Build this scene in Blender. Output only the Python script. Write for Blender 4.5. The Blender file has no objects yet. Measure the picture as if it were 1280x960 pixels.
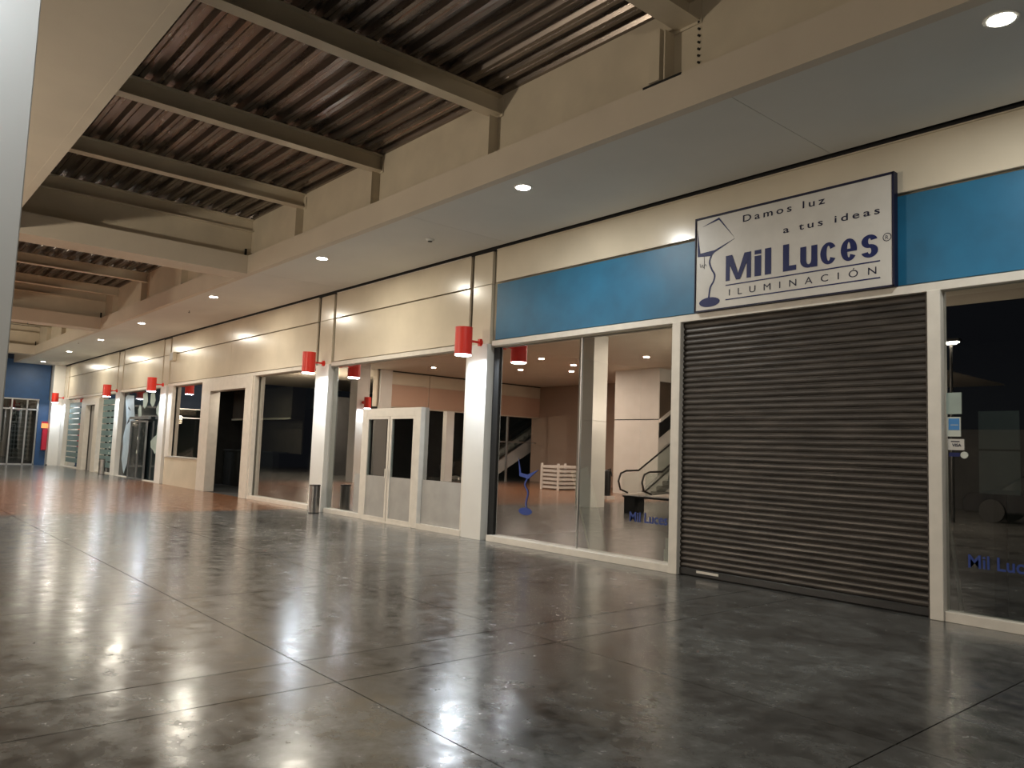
import bpy, bmesh, math, random
from mathutils import Matrix, Vector
PI = math.pi
random.seed(7)
S = bpy.context.scene
COL = S.collection

# ------------------------------------------------------------------ camera, world, exposure
yaw, pit, rol = math.radians(49.3267), math.radians(5.0321), math.radians(2.1136)
fw = Vector((-math.sin(yaw)*math.cos(pit), math.cos(yaw)*math.cos(pit), math.sin(pit)))
rt = Vector((math.cos(yaw), math.sin(yaw), 0)); up = rt.cross(fw)
r2 = math.cos(rol)*rt + math.sin(rol)*up; u2 = -math.sin(rol)*rt + math.cos(rol)*up
cd = bpy.data.cameras.new('camera'); cam = bpy.data.objects.new('camera', cd); COL.objects.link(cam)
cd.sensor_width = 36; cd.lens = 969.56/1280*36; cd.clip_end = 300; cd.clip_start = .05
cam.matrix_world = Matrix(((r2.x, u2.x, -fw.x, 0), (r2.y, u2.y, -fw.y, -8.377), (r2.z, u2.z, -fw.z, 1.5), (0, 0, 0, 1)))
S.camera = cam
w = bpy.data.worlds.new('night'); S.world = w; w.use_nodes = True
w.node_tree.nodes['Background'].inputs[0].default_value = (.010, .011, .014, 1)
w.node_tree.nodes['Background'].inputs[1].default_value = .25
S.view_settings.view_transform = 'Standard'; S.view_settings.look = 'None'
S.view_settings.gamma = 1; S.view_settings.use_curve_mapping = False
S.view_settings.exposure = 1.52
DOWN_W, DOWN_WARM_W, SCONCE_W, FILL_GLOBE_W = 26.0, 50.0, 12.0, 450.0

# ------------------------------------------------------------------ materials
def srgb(r, g, b):
    f = lambda c: (c/255/12.92) if c/255 <= .04045 else ((c/255+.055)/1.055)**2.4
    return (f(r), f(g), f(b), 1)
def mat(name, col, rough=.5, metal=0, var=.0, vscale=3, bump=0, bscale=20, emit=None, spec=.5, rvar=0, stretch=None, dirt=None):
    m = bpy.data.materials.new(name); m.use_nodes = True; nt = m.node_tree; b = nt.nodes['Principled BSDF']
    b.inputs['Base Color'].default_value = col; b.inputs['Roughness'].default_value = rough
    b.inputs['Metallic'].default_value = metal; b.inputs['Specular IOR Level'].default_value = spec
    if emit:
        b.inputs['Emission Color'].default_value = emit[0]; b.inputs['Emission Strength'].default_value = emit[1]
    if var or bump or rvar:
        tc = nt.nodes.new('ShaderNodeNewGeometry'); mp = nt.nodes.new('ShaderNodeMapping')
        nt.links.new(tc.outputs['Position'], mp.inputs[0])
        if stretch: mp.inputs['Scale'].default_value = stretch
    if var:
        n = nt.nodes.new('ShaderNodeTexNoise'); n.inputs['Scale'].default_value = vscale; n.inputs['Detail'].default_value = 5
        nt.links.new(mp.outputs[0], n.inputs[0])
        r = nt.nodes.new('ShaderNodeValToRGB'); r.color_ramp.elements[0].position = .3; r.color_ramp.elements[1].position = .7
        lo = dirt or tuple(c*(1-var) for c in col[:3])+(1,)
        r.color_ramp.elements[0].color = lo; r.color_ramp.elements[1].color = tuple(min(1, c*(1+var*.4)) for c in col[:3])+(1,)
        nt.links.new(n.outputs[0], r.inputs[0]); nt.links.new(r.outputs[0], b.inputs['Base Color'])
    if rvar:
        n = nt.nodes.new('ShaderNodeTexNoise'); n.inputs['Scale'].default_value = 1.3; n.inputs['Detail'].default_value = 6
        nt.links.new(mp.outputs[0], n.inputs[0])
        r = nt.nodes.new('ShaderNodeMapRange'); r.inputs[3].default_value = rough-rvar; r.inputs[4].default_value = rough+rvar
        r.inputs[1].default_value = .3; r.inputs[2].default_value = .7
        nt.links.new(n.outputs[0], r.inputs[0]); nt.links.new(r.outputs[0], b.inputs['Roughness'])
    if bump:
        n = nt.nodes.new('ShaderNodeTexNoise'); n.inputs['Scale'].default_value = bscale; n.inputs['Detail'].default_value = 4
        nt.links.new(mp.outputs[0], n.inputs[0])
        bp = nt.nodes.new('ShaderNodeBump'); bp.inputs['Strength'].default_value = bump; bp.inputs['Distance'].default_value = .02
        nt.links.new(n.outputs[0], bp.inputs['Height']); nt.links.new(bp.outputs[0], b.inputs['Normal'])
    return m
CREAM = mat('cream_cladding', (.62, .55, .43, 1), .22, var=.10, vscale=1.2, bump=.05, bscale=1.5)
STEEL = mat('cream_steel_paint', (.60, .53, .41, 1), .42, var=.10, vscale=2)
PLASTER = mat('cream_plaster', (.60, .53, .43, 1), .6, var=.06, vscale=1.5)
SOFFIT = mat('grey_soffit', (.66, .655, .61, 1), .7, var=.05, vscale=1)
PILLAR = mat('white_pillar', (.68, .67, .63, 1), .35, var=.05, vscale=2)  # whitened, putting the lamps' cool light into the lower casings' colour
FRAME = mat('white_frame_paint', (.66, .62, .55, 1), .35, var=.08, vscale=6)
BLUE = mat('blue_fascia', (.012, .13, .25, 1), .45, var=.22, vscale=2.2)
DKBLUE = mat('dark_blue_wall', (.012, .055, .15, 1), .5, var=.15)
DECK = mat('galvanised_deck', (.24, .205, .18, 1), .27, metal=.85, var=.45, vscale=1.6, stretch=(.35, 3, 3), rvar=.1)
BLACK = mat('black_void', (.006, .006, .006, 1), .7)
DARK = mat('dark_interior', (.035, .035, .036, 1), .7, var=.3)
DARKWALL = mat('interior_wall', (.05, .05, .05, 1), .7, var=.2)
BROWN = mat('brown_panel', (.10, .075, .055, 1), .5, var=.2)
RED = mat('red_lamp_paint', (.72, .035, .02, 1), .3)
REDP = mat('dark_red_paint', (.38, .01, .03, 1), .4)
CHROME = mat('brushed_steel', (.42, .41, .40, 1), .28, metal=1, var=.1, vscale=8)
DKMETAL = mat('dark_metal', (.03, .03, .03, 1), .4, metal=.5)
ALU = mat('aluminium', (.45, .45, .45, 1), .3, metal=.9)
INK = mat('navy_ink', (.005, .012, .085, 1), .5, spec=.3)
INKDK = mat('dark_frame_ink', (.006, .007, .03, 1), .5, spec=.3)
BLACKG = mat('black_painted_glass', (.012, .018, .020, 1), .06, spec=.2)
SIGNW = mat('sign_white', (.56, .54, .50, 1), .4, var=.10, vscale=3)
VINYLBLUE = mat('blue_vinyl', (.008, .035, .20, 1), .5, emit=None)
VINYLPALE = mat('pale_vinyl', (.32, .40, .46, 1), .5, var=.15, vscale=3)
VINYLGREEN = mat('pale_green_vinyl', (.33, .40, .36, 1), .5, var=.2, vscale=3)
STRIPC = mat('frosted_film', (.13, .20, .20, 1), .55, var=.15, vscale=2)
FILM = mat('grey_film', (.36, .35, .33, 1), .5, var=.12, vscale=4)
SHUT = mat('shutter_steel', (.066, .057, .050, 1), .45, metal=.35, var=.55, vscale=3.5, stretch=(.6, 1, 6), rvar=.1)
BOARD = mat('dark_board', (.16, .20, .17, 1), .6, var=.3)
PAPER = mat('paper', (.55, .58, .52, 1), .7, var=.1)
GREEN = mat('plant_green', (.02, .06, .02, 1), .6)
WHITEBLK = mat('white_block', (.62, .59, .55, 1), .6, var=.06)
SKYBLUE = mat('sticker_blue', (.03, .20, .50, 1), .4)
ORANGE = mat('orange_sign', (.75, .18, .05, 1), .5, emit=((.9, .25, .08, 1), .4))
CARP = mat('car_paint', (.01, .01, .012, 1), .15, spec=.8)
def glassmat(name, refl, tint):
    m = bpy.data.materials.new(name); m.use_nodes = True; nt = m.node_tree
    for n in list(nt.nodes): nt.nodes.remove(n)
    o = nt.nodes.new('ShaderNodeOutputMaterial'); mx = nt.nodes.new('ShaderNodeMixShader')
    g = nt.nodes.new('ShaderNodeBsdfGlossy'); g.inputs['Roughness'].default_value = 0; g.inputs['Color'].default_value = (.95, .93, .90, 1)
    t = nt.nodes.new('ShaderNodeBsdfTransparent'); t.inputs['Color'].default_value = tint
    lw = nt.nodes.new('ShaderNodeLayerWeight'); lw.inputs[0].default_value = .35
    mr = nt.nodes.new('ShaderNodeMapRange'); mr.inputs[3].default_value = refl; mr.inputs[4].default_value = 1
    # reflects once, at the coated outer face; the inner face only lets light out
    ge = nt.nodes.new('ShaderNodeNewGeometry'); sb = nt.nodes.new('ShaderNodeMath'); sb.operation = 'SUBTRACT'; sb.inputs[0].default_value = 1
    ml = nt.nodes.new('ShaderNodeMath'); ml.operation = 'MULTIPLY'
    nt.links.new(ge.outputs['Backfacing'], sb.inputs[1]); nt.links.new(lw.outputs['Fresnel'], mr.inputs[0])
    nt.links.new(mr.outputs[0], ml.inputs[0]); nt.links.new(sb.outputs[0], ml.inputs[1]); nt.links.new(ml.outputs[0], mx.inputs[0])
    nt.links.new(t.outputs[0], mx.inputs[1]); nt.links.new(g.outputs[0], mx.inputs[2]); nt.links.new(mx.outputs[0], o.inputs[0])
    return m
def lensmat(name, c, s):
    m = bpy.data.materials.new(name); m.use_nodes = True; b = m.node_tree.nodes['Principled BSDF']
    b.inputs['Base Color'].default_value = (.8, .8, .8, 1)
    b.inputs['Emission Color'].default_value = c; b.inputs['Emission Strength'].default_value = s
    return m
LENS = lensmat('downlight_lens', (1, .97, .86, 1), 9)
SLENS = lensmat('sconce_lens', (.85, .94, 1, 1), 9)
GLASS = glassmat('coated_glass', .44, (.72, .78, .76, 1))
GLASSC = glassmat('clear_glass', .05, (.8, .85, .85, 1))

CLEAR = glassmat('balustrade_glass', .02, (.93, .96, .95, 1))
def floormat():
    m = bpy.data.materials.new('polished_concrete'); m.use_nodes = True; nt = m.node_tree; L = nt.links; N = nt.nodes.new
    b = nt.nodes['Principled BSDF']; geo = N('ShaderNodeNewGeometry'); sep = N('ShaderNodeSeparateXYZ')
    L.new(geo.outputs['Position'], sep.inputs[0])
    n1 = N('ShaderNodeTexNoise'); n1.inputs['Scale'].default_value = .9; n1.inputs['Detail'].default_value = 8; n1.inputs['Roughness'].default_value = .65; n1.inputs['Distortion'].default_value = .4
    n2 = N('ShaderNodeTexNoise'); n2.inputs['Scale'].default_value = 5; n2.inputs['Detail'].default_value = 8; n2.inputs['Roughness'].default_value = .7
    for n in (n1, n2): L.new(geo.outputs['Position'], n.inputs[0])
    cr = N('ShaderNodeValToRGB'); e = cr.color_ramp.elements
    e[0].position = .32; e[0].color = (.038, .037, .034, 1); e[1].position = .70; e[1].color = (.170, .178, .172, 1)
    e2 = cr.color_ramp.elements.new(.5); e2.color = (.100, .101, .096, 1)
    L.new(n1.outputs[0], cr.inputs[0])
    cr2 = N('ShaderNodeValToRGB'); cr2.color_ramp.elements[0].color = (.62, .60, .58, 1); cr2.color_ramp.elements[0].position = .35
    cr2.color_ramp.elements[1].color = (1.1, 1.1, 1.1, 1); cr2.color_ramp.elements[1].position = .62
    L.new(n2.outputs[0], cr2.inputs[0])
    mul = N('ShaderNodeMix'); mul.data_type = 'RGBA'; mul.blend_type = 'MULTIPLY'; mul.inputs[0].default_value = 1
    L.new(cr.outputs[0], mul.inputs[6]); L.new(cr2.outputs[0], mul.inputs[7])
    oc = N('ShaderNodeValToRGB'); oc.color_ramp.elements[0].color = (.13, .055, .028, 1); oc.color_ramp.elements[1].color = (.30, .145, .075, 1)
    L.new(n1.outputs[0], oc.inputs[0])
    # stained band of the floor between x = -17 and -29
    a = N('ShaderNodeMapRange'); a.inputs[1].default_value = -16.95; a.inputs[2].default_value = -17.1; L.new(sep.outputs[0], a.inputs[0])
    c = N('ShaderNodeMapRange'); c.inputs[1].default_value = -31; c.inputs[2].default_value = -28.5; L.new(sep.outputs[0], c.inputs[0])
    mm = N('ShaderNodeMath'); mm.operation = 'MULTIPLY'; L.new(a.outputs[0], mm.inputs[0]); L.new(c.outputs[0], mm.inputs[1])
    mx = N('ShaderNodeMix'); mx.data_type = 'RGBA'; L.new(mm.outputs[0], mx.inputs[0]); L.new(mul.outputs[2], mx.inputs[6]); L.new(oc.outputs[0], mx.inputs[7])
    L.new(mx.outputs[2], b.inputs['Base Color'])
    rr = N('ShaderNodeMapRange'); rr.inputs[1].default_value = .3; rr.inputs[2].default_value = .7; rr.inputs[3].default_value = .12; rr.inputs[4].default_value = .30
    L.new(n2.outputs[0], rr.inputs[0]); L.new(rr.outputs[0], b.inputs['Roughness'])
    n3 = N('ShaderNodeTexNoise'); n3.inputs['Scale'].default_value = 1.6; n3.inputs['Detail'].default_value = 4; L.new(geo.outputs['Position'], n3.inputs[0])
    bp = N('ShaderNodeBump'); bp.inputs['Strength'].default_value = .33; bp.inputs['Distance'].default_value = .02
    L.new(n3.outputs[0], bp.inputs['Height']); L.new(bp.outputs[0], b.inputs['Normal'])
    b.inputs['Specular IOR Level'].default_value = 1.0
    return m
FLOOR = floormat()

# ------------------------------------------------------------------ helpers
class MB:
    def __init__(s): s.b = bmesh.new()
    def box(s, x0, x1, y0, y1, z0, z1, M=None):
        x0, x1 = min(x0, x1), max(x0, x1); y0, y1 = min(y0, y1), max(y0, y1); z0, z1 = min(z0, z1), max(z0, z1)
        mt = Matrix.Translation(((x0+x1)/2, (y0+y1)/2, (z0+z1)/2)) @ Matrix.Diagonal((x1-x0, y1-y0, z1-z0, 1))
        if M: mt = M @ mt
        bmesh.ops.create_cube(s.b, size=1, matrix=mt); return s
    def cyl(s, p0, p1, r0, r1=None, n=16, caps=True):
        p0, p1 = Vector(p0), Vector(p1); d = p1-p0; r1 = r0 if r1 is None else r1
        mt = Matrix.Translation((p0+p1)/2) @ d.to_track_quat('Z', 'Y').to_matrix().to_4x4()
        bmesh.ops.create_cone(s.b, cap_ends=caps, segments=n, radius1=r0, radius2=r1, depth=d.length, matrix=mt); return s
    def ball(s, c, r, n=10):
        bmesh.ops.create_icosphere(s.b, subdivisions=2, radius=r, matrix=Matrix.Translation(c)); return s
    def tube(s, pts, r, n=8):
        for a, c in zip(pts, pts[1:]): s.cyl(a, c, r, n=n)
        for p in pts[1:-1]: s.ball(p, r)
        return s
    def prism(s, poly, ax, a, c):
        """extrude a 2D polygon along axis ax ('x','y','z') from a to c"""
        def P(u, v, t): return {'x': (t, u, v), 'y': (u, t, v), 'z': (u, v, t)}[ax]
        A = [s.b.verts.new(P(u, v, a)) for u, v in poly]; B = [s.b.verts.new(P(u, v, c)) for u, v in poly]
        s.b.faces.new(A); s.b.faces.new(B[::-1])
        for i in range(len(A)):
            j = (i+1) % len(A); s.b.faces.new((A[i], B[i], B[j], A[j]))
        return s
    def ribbon(s, prof, x0, x1):
        """open profile (y,z) swept along x"""
        A = [s.b.verts.new((x0, y, z)) for y, z in prof]; B = [s.b.verts.new((x1, y, z)) for y, z in prof]
        for i in range(len(A)-1): s.b.faces.new((A[i], A[i+1], B[i+1], B[i]))
        return s
    def mesh(s, name, m, bevel=0, smooth=False):
        if bevel: bmesh.ops.bevel(s.b, geom=list(s.b.edges), offset=bevel, segments=1, affect='EDGES')
        bmesh.ops.recalc_face_normals(s.b, faces=s.b.faces)
        me = bpy.data.meshes.new(name); s.b.to_mesh(me); s.b.free(); me.materials.append(m)
        if smooth:
            for p in me.polygons: p.use_smooth = True
            try: me.set_sharp_from_angle(angle=math.radians(40))
            except Exception: pass
        return me
    def build(s, name, m, parent=None, bevel=0, smooth=False, loc=None):
        o = bpy.data.objects.new(name, s.mesh(name, m, bevel, smooth)); COL.objects.link(o)
        if parent: o.parent = parent
        if loc: o.location = loc
        return o
def tag(o, label=None, cat=None, group=None, kind=None):
    if label: o['label'] = label
    if cat: o['category'] = cat
    if group: o['group'] = group
    if kind: o['kind'] = kind
    return o
def thing(name, label, cat, loc=(0, 0, 0), group=None, rz=0, kind=None):
    o = bpy.data.objects.new(name, None); COL.objects.link(o); o.location = loc; o.rotation_euler = (0, 0, rz)
    o.empty_display_size = .1
    return tag(o, label, cat, group, kind)
def copy_tree(o, parent=None, skip_light=False):
    c = o.copy(); COL.objects.link(c)
    if parent: c.parent = parent
    for ch in list(o.children): copy_tree(ch, c)
    return c
def bx(name, m, parent, *a, bevel=0): return MB().box(*a).build(name, m, parent, bevel)
_dg = None
def text(name, s, x, z, size, m, parent, y, width=None, bold=0, spacing=1.0, depth=.002, shear=0):
    """flat lettering facing -y; x,z = left end of the baseline; width fits the run"""
    cu = bpy.data.curves.new(name, 'FONT'); cu.body = s; cu.size = 1; cu.offset = bold; cu.extrude = .0; cu.space_character = spacing; cu.shear = shear
    cu.resolution_u = 4
    t = bpy.data.objects.new('tmp', cu); COL.objects.link(t)
    dg = bpy.context.evaluated_depsgraph_get(); me = bpy.data.meshes.new_from_object(t.evaluated_get(dg))
    bpy.data.objects.remove(t)
    xs = [v.co.x for v in me.vertices]
    x0, x1 = min(xs), max(xs); cap = size/.73
    sx = (width/(x1-x0)) if width else cap
    for v in me.vertices: v.co = ((v.co.x-x0)*sx, 0, v.co.y*cap)
    # one part per letter: islands whose spans along x overlap belong together (i and its dot)
    nv = len(me.vertices); par = list(range(nv))
    def fd(a):
        while par[a] != a: par[a] = par[par[a]]; a = par[a]
        return a
    for e in me.edges: par[fd(e.vertices[0])] = fd(e.vertices[1])
    isl = {}
    for i in range(nv): isl.setdefault(fd(i), []).append(i)
    sp = sorted((min(me.vertices[i].co.x for i in v), max(me.vertices[i].co.x for i in v), v) for v in isl.values())
    gl = []
    for a, b, v in sp:
        if gl and a < gl[-1][1]-.15*(gl[-1][1]-gl[-1][0]): gl[-1][1] = max(gl[-1][1], b); gl[-1][2] += v
        else: gl.append([a, b, list(v)])
    for a, b, v in gl:
        ix = {q: k for k, q in enumerate(v)}
        fs = [[ix[q] for q in p.vertices] for p in me.polygons if p.vertices[0] in ix]
        m2 = bpy.data.meshes.new('letter'); m2.from_pydata([me.vertices[q].co[:] for q in v], [], fs); m2.materials.append(m)
        o = bpy.data.objects.new('letter', m2); COL.objects.link(o); o.location = (x, y, z)
        if parent: o.parent = parent
    bpy.data.meshes.remove(me)

ZC = 5.03      # soffit height
YW0, YW1 = -2.2, -6.53      # the two edges of the open deck bay
ZD = 6.27      # underside of the deck

# ------------------------------------------------------------------ floor: slabs cut by joints
fl = thing('floor', 'polished grey concrete floor with saw-cut joints', 'floor', kind='structure')
bx('subfloor', BLACK, fl, -48, 6, -28, 6, -.2, -.012)
xc = [6, 1.2, -1.9, -4.55, -5.12, -7.7, -10.4, -13.2, -17.0, -21, -25, -29.5, -34, -39, -48]
yc = [.05, -3.9, -5.85, -9.75, -14, -20, -28]
for i in range(len(xc)-1):
    for j in range(len(yc)-1):
        g = .0045
        bx('slab', FLOOR, fl, xc[i+1]+g, xc[i]-g, yc[j+1]+g, yc[j]-g, -.05, 0)
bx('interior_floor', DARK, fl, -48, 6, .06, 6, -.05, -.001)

# ------------------------------------------------------------------ ceilings (soffits)
ce = thing('ceiling', 'flat painted soffit over the shopfronts with thin board joints', 'ceiling', kind='structure')
cx = [4, -4.2, -9.86, -15.59, -21.4, -27.2, -33, -39, -45]
for i in range(len(cx)-1):
    bx('ceiling_board', SOFFIT, ce, cx[i+1]+.003, cx[i]-.003, -2.1, -.10, ZC, ZC+.03)
bx('ceiling_backing', BLACK, ce, -45, 4, -2.1, .3, ZC+.04, ZC+.09)
cl = thing('ceiling', 'flat cream soffit on the camera side of the open deck', 'ceiling', kind='structure')
bx('ceiling_board', PLASTER, cl, -45, 6, -9.6, YW1-.08, ZC, ZC+.05)
bx('ceiling_board', PLASTER, cl, -45, -11.0, -28, -9.61, ZC, ZC+.05)

# longitudinal girders with boxed lower band
def girder(name, label, y, s, bands=True):
    """s=-1: open side faces -y (shop side girder); s=+1 the other"""
    g = thing(name, label, 'girder', (0, y, 0))
    t = -s
    bx('boxed_band', PLASTER, g, -45, 6, 0, t*.12, ZC-.002, 5.42)
    bx('web', STEEL, g, -45, 6, t*.165, t*.18, 5.42, ZD+.1)
    bx('ledge', STEEL, g, -45, 6, t*.02, t*.165, 5.40, 5.425)
    return g
g1 = girder('edge_girder', 'cream steel girder above the shopfront soffit with a boxed lower band', YW0, -1)
g2 = girder('edge_girder', 'cream steel girder over the camera side soffit edge', YW1, 1)
JX = [-7.87, -10.9, -13.68, -20.2, -23.7, -26.8, -31.4, -34.3, -37.2, -42.5]
MX = [(-4.8, 0), (-16.15, 1), (-28.35, 1), (-39.8, 1)]
for x in JX+[-4.95]:
    bx('stiffener', STEEL, g1, x-.008, x+.008, .01, .165, 5.42, 5.98)
# splice at the column by the camera: flange plate, two bolt rows
bx('splice_post', STEEL, g1, -5.13, -4.99, -.02, .165, 5.44, 6.0)
for bxx in (-5.21, -4.62):
    for k in range(8):
        MB().cyl((bxx, .166, 5.48+k*.072), (bxx, .140, 5.48+k*.072), .013, n=6).build('bolt', DKMETAL, g1)
bx('slot', BLACK, g1, -5.22, -4.72, -.004, .02, 5.405, 5.43)

# roof deck: corrugated sheets, ribs along the corridor
dk = thing('roof_deck', 'dark corrugated galvanised steel roof deck seen from below', 'roof', kind='structure')
P = .29
prof = []; y = YW1-.2
while y < YW0+.2:
    prof += [(y, ZD), (y+.052, ZD), (y+.064, ZD+.014), (y+.076, ZD), (y+.13, ZD), (y+.165, ZD+.075), (y+.255, ZD+.075)]; y += P
prof.append((y, ZD))
ex = [6, -4.8, -7.87, -10.9, -13.68, -16.15, -20.2, -23.7, -26.8, -28.35, -31.4, -34.3, -37.2, -39.8, -42.5, -45]
for a, b in zip(ex, ex[1:]):
    m = MB(); m.ribbon(prof, b+.004, a-.004)
    m.build('deck_sheet', DECK, dk)
bx('deck_topping', BLACK, dk, -45, 6, -6.8, -1.9, ZD+.09, ZD+.2)

# joists
ordn = ['first', 'second', 'third', 'fourth', 'fifth', 'sixth', 'seventh', 'eighth', 'ninth', 'tenth']
def joist(x, label, wfl=.19):
    j = thing('roof_joist', label, 'beam', (x, 0, 0), group='cream roof joists under the deck')
    L0, L1 = YW1-.16, YW0+.16
    bx('bottom_flange', STEEL, j, -wfl/2, wfl/2, L0, L1, 6.0, 6.014)
    bx('web', STEEL, j, -.006, .006, L0, L1, 6.014, 6.25)
    bx('top_flange', STEEL, j, -wfl/2, wfl/2, L0, L1, 6.25, 6.262)
    bx('end_plate', STEEL, j, -wfl/2-.02, wfl/2+.02, L1-.012, L1, 5.97, 6.2)
    return j
desc = ['cream steel joist crossing the deck next after the bolted splice', 'cream steel joist crossing the deck, second from the bolted splice',
        'cream steel joist crossing just before the first deep cross beam', 'cream steel joist just behind the first deep cross beam',
        'cream steel joist in the middle of the bay between the deep cross beams', 'cream steel joist just before the second deep cross beam',
        'dim joist just past the second deep cross beam', 'dim joist midway to the third deep cross beam', 'dim joist just before the third deep cross beam',
        'dim joist before the blue end wall']
for x, d in zip(JX, desc): joist(x, d)
joist(-4.76, 'wide cream steel joist landing on the bolted splice of the girder', .30)
md = {-16.15: 'first deep cream cross beam with a boxed lower band', -28.35: 'second deep cream cross beam, further down the arcade', -39.8: 'third deep cross beam by the blue end wall'}
for x, k in MX:
    if not k: continue
    j = thing('cross_beam', md[x], 'beam', (x, 0, 0), group='deep cross beams of the arcade roof')
    bx('boxed_band', PLASTER, j, -.40, .30, YW1-.05, YW0+.02, ZC-.001, 5.42)
    bx('web', STEEL, j, -.01, .006, YW1-.05, YW0+.16, 5.42, 6.0)
    bx('middle_flange', STEEL, j, -.10, .12, YW1-.05, YW0+.16, 6.0, 6.014)
    bx('upper_web', STEEL, j, -.01, .006, YW1-.05, YW0+.16, 6.014, 6.25)
    bx('top_flange', STEEL, j, -.10, .12, YW1-.05, YW0+.16, 6.25, 6.262)
    bx('shoe', BLACK, j, .02, .05, YW0+.02, YW0+.06, 5.42, 5.62)

# ------------------------------------------------------------------ shop wall
wr = thing('wall_right', 'long cream shopfront wall with clad fascia panels above the windows', 'wall', kind='structure')
bx('fascia_backing', mat('shaded_cream', (.40, .36, .28, 1), .6), wr, -45, 4, .075, .30, 3.30, 5.09)  # cream darkened, the shade of the grooves put into the colour
bx('shadow_gap', BLACK, wr, -45, 4, .0, .04, ZC-.03, ZC+.04)
def panels(xa, xb, lower=CREAM, zl=3.42, upper_split=None):
    bx('cladding_panel', CREAM, wr, xa, xb, 0, .045, 4.425, ZC-.035, bevel=.004)
    if upper_split is None: bx('cladding_panel', lower, wr, xa, xb, .004 if lower is CREAM else .03, .045, zl, 4.40, bevel=.004)
    bx('cap_strip', FRAME if lower is CREAM else STEEL, wr, xa, xb, -.012, .045, ZC-.036, ZC-.02)
panels(-10.27, 4, BLUE)
for xa, xb in ((-16.03, -11.0), (-22.3, -16.92), (-27.72, -22.31), (-33.62, -28.62), (-38.6, -34.5), (-43.4, -38.61)): panels(xa, xb)
bx('cladding_panel', CREAM, wr, -45, -44.5, 0, .045, 3.42, ZC-.035)
# rail under the fascia
for xa, xb in ((-10.3, 4), (-16.1, -10.98), (-27.8, -16.85), (-33.7, -28.55), (-43.55, -34.4)):
    bx('head_rail', FRAME, wr, xa, xb, -.02, .2, 3.31, 3.40, bevel=.004)
# low wall pieces
bx('apron_wall', CREAM, wr, -27.75, -24.35, .02, .2, 0, .92)
bx('apron_sill', FRAME, wr, -27.35, -24.4, -.01, .2, .92, .95)

# pillars
pn = {0: 'white clad pillar between the blue-fascia shop and the double-door shop', 1: 'white clad pillar with a steel bin at its foot beside the double-door shop',
      2: 'white clad pillar between the black painted shop and the window over a low wall', 3: 'white clad pillar between the striped glass shop and the black painted shop',
      4: 'white clad pillar next to the blue end wall'}
PX = [(-10.9, -10.38), (-16.78, -16.15), (-28.5, -27.88), (-34.35, -33.75), (-44.4, -43.62)]
def pillar(xa, xb, label, ya=-.05, yb=.24, top=ZC-.035):
    p = thing('pillar', label, 'pillar', ((xa+xb)/2, 0, 0), group='white pillars along the arcade'); h = (xb-xa)/2
    bx('column_casing', PILLAR, p, -h, h, ya, yb, 0, 3.36, bevel=.004)
    bx('column_casing', CREAM, p, -h, h, .0, .06, 3.364, 4.41, bevel=.004)
    bx('column_casing', CREAM, p, -h, h, .0, .06, 4.418, top, bevel=.004)
    bx('side_strip', PILLAR, p, -h-.09, -h, ya+.05, yb, 0, 3.30)
    return p
for i, (xa, xb) in enumerate(PX): pillar(xa, xb, pn[i])
# opposite row
op = {-15.8: 'white square pillar of the opposite row near the bench',
      -29.3: 'white square pillar of the opposite row at the far corner'}
for x, l in op.items():
    p = thing('square_pillar', l, 'pillar', (x, -8.1, 0), group='white pillars of the opposite row')
    bx('column_casing', PILLAR, p, -.3, .3, -.3, .3, 0, 2.5, bevel=.004); bx('column_casing', PILLAR, p, -.3, .3, -.3, .3, 2.504, ZC, bevel=.004)
p = thing('square_pillar', 'tall pale pillar rising beside the camera to the cream soffit', 'pillar', (-2.9, -8.335, 0))
bx('column_casing', PILLAR, p, -.3, .3, -.3, .3, 0, 1.2, bevel=.003)
bx('column_casing', PILLAR, p, -.3, .3, -.28, .3, 1.204, ZC, bevel=.003)
bx('corner_strip', PILLAR, p, -.297, .304, -.3, -.284, 1.204, ZC)

# ------------------------------------------------------------------ wall lamps
def lamp_proto():
    t = thing('wall_lamp', 'x', 'lamp', (0, 0, 0), group='red cylinder wall lamps')
    m = MB(); m.cyl((0, -.38, 3.12), (0, -.38, 3.585), .148, n=32, caps=False); m.cyl((0, -.38, 3.12), (0, -.38, 3.585), .142, n=32, caps=False)
    m.cyl((0, -.38, 3.57), (0, -.38, 3.588), .15, n=32); m.build('shade', RED, t, smooth=True)
    MB().cyl((0, -.38, 3.104), (0, -.38, 3.135), .138, n=32).build('lens', SLENS, t, smooth=True)
    MB().cyl((0, -.235, 3.37), (0, -.02, 3.37), .022, n=12).build('arm', RED, t, smooth=True)
    m = MB(); m.cyl((0, -.03, 3.37), (0, 0, 3.37), .055, n=20); m.box(-.03, .03, -.05, 0, 3.31, 3.43); m.build('wall_plate', RED, t, smooth=True)
    return t
def down_light(name, parent, loc, power, color, size=.2, spread=None, cone=None):
    if cone:
        l = bpy.data.lights.new(name, 'SPOT'); l.spot_size = cone; l.spot_blend = .35; l.shadow_soft_size = size
    else:
        l = bpy.data.lights.new(name, 'AREA'); l.shape = 'DISK'; l.size = size
        if spread: l.spread = spread
    l.energy = power; l.color = color
    o = bpy.data.objects.new(name, l); COL.objects.link(o); o.parent = parent; o.location = loc; return o
lp = lamp_proto(); first = True
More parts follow.
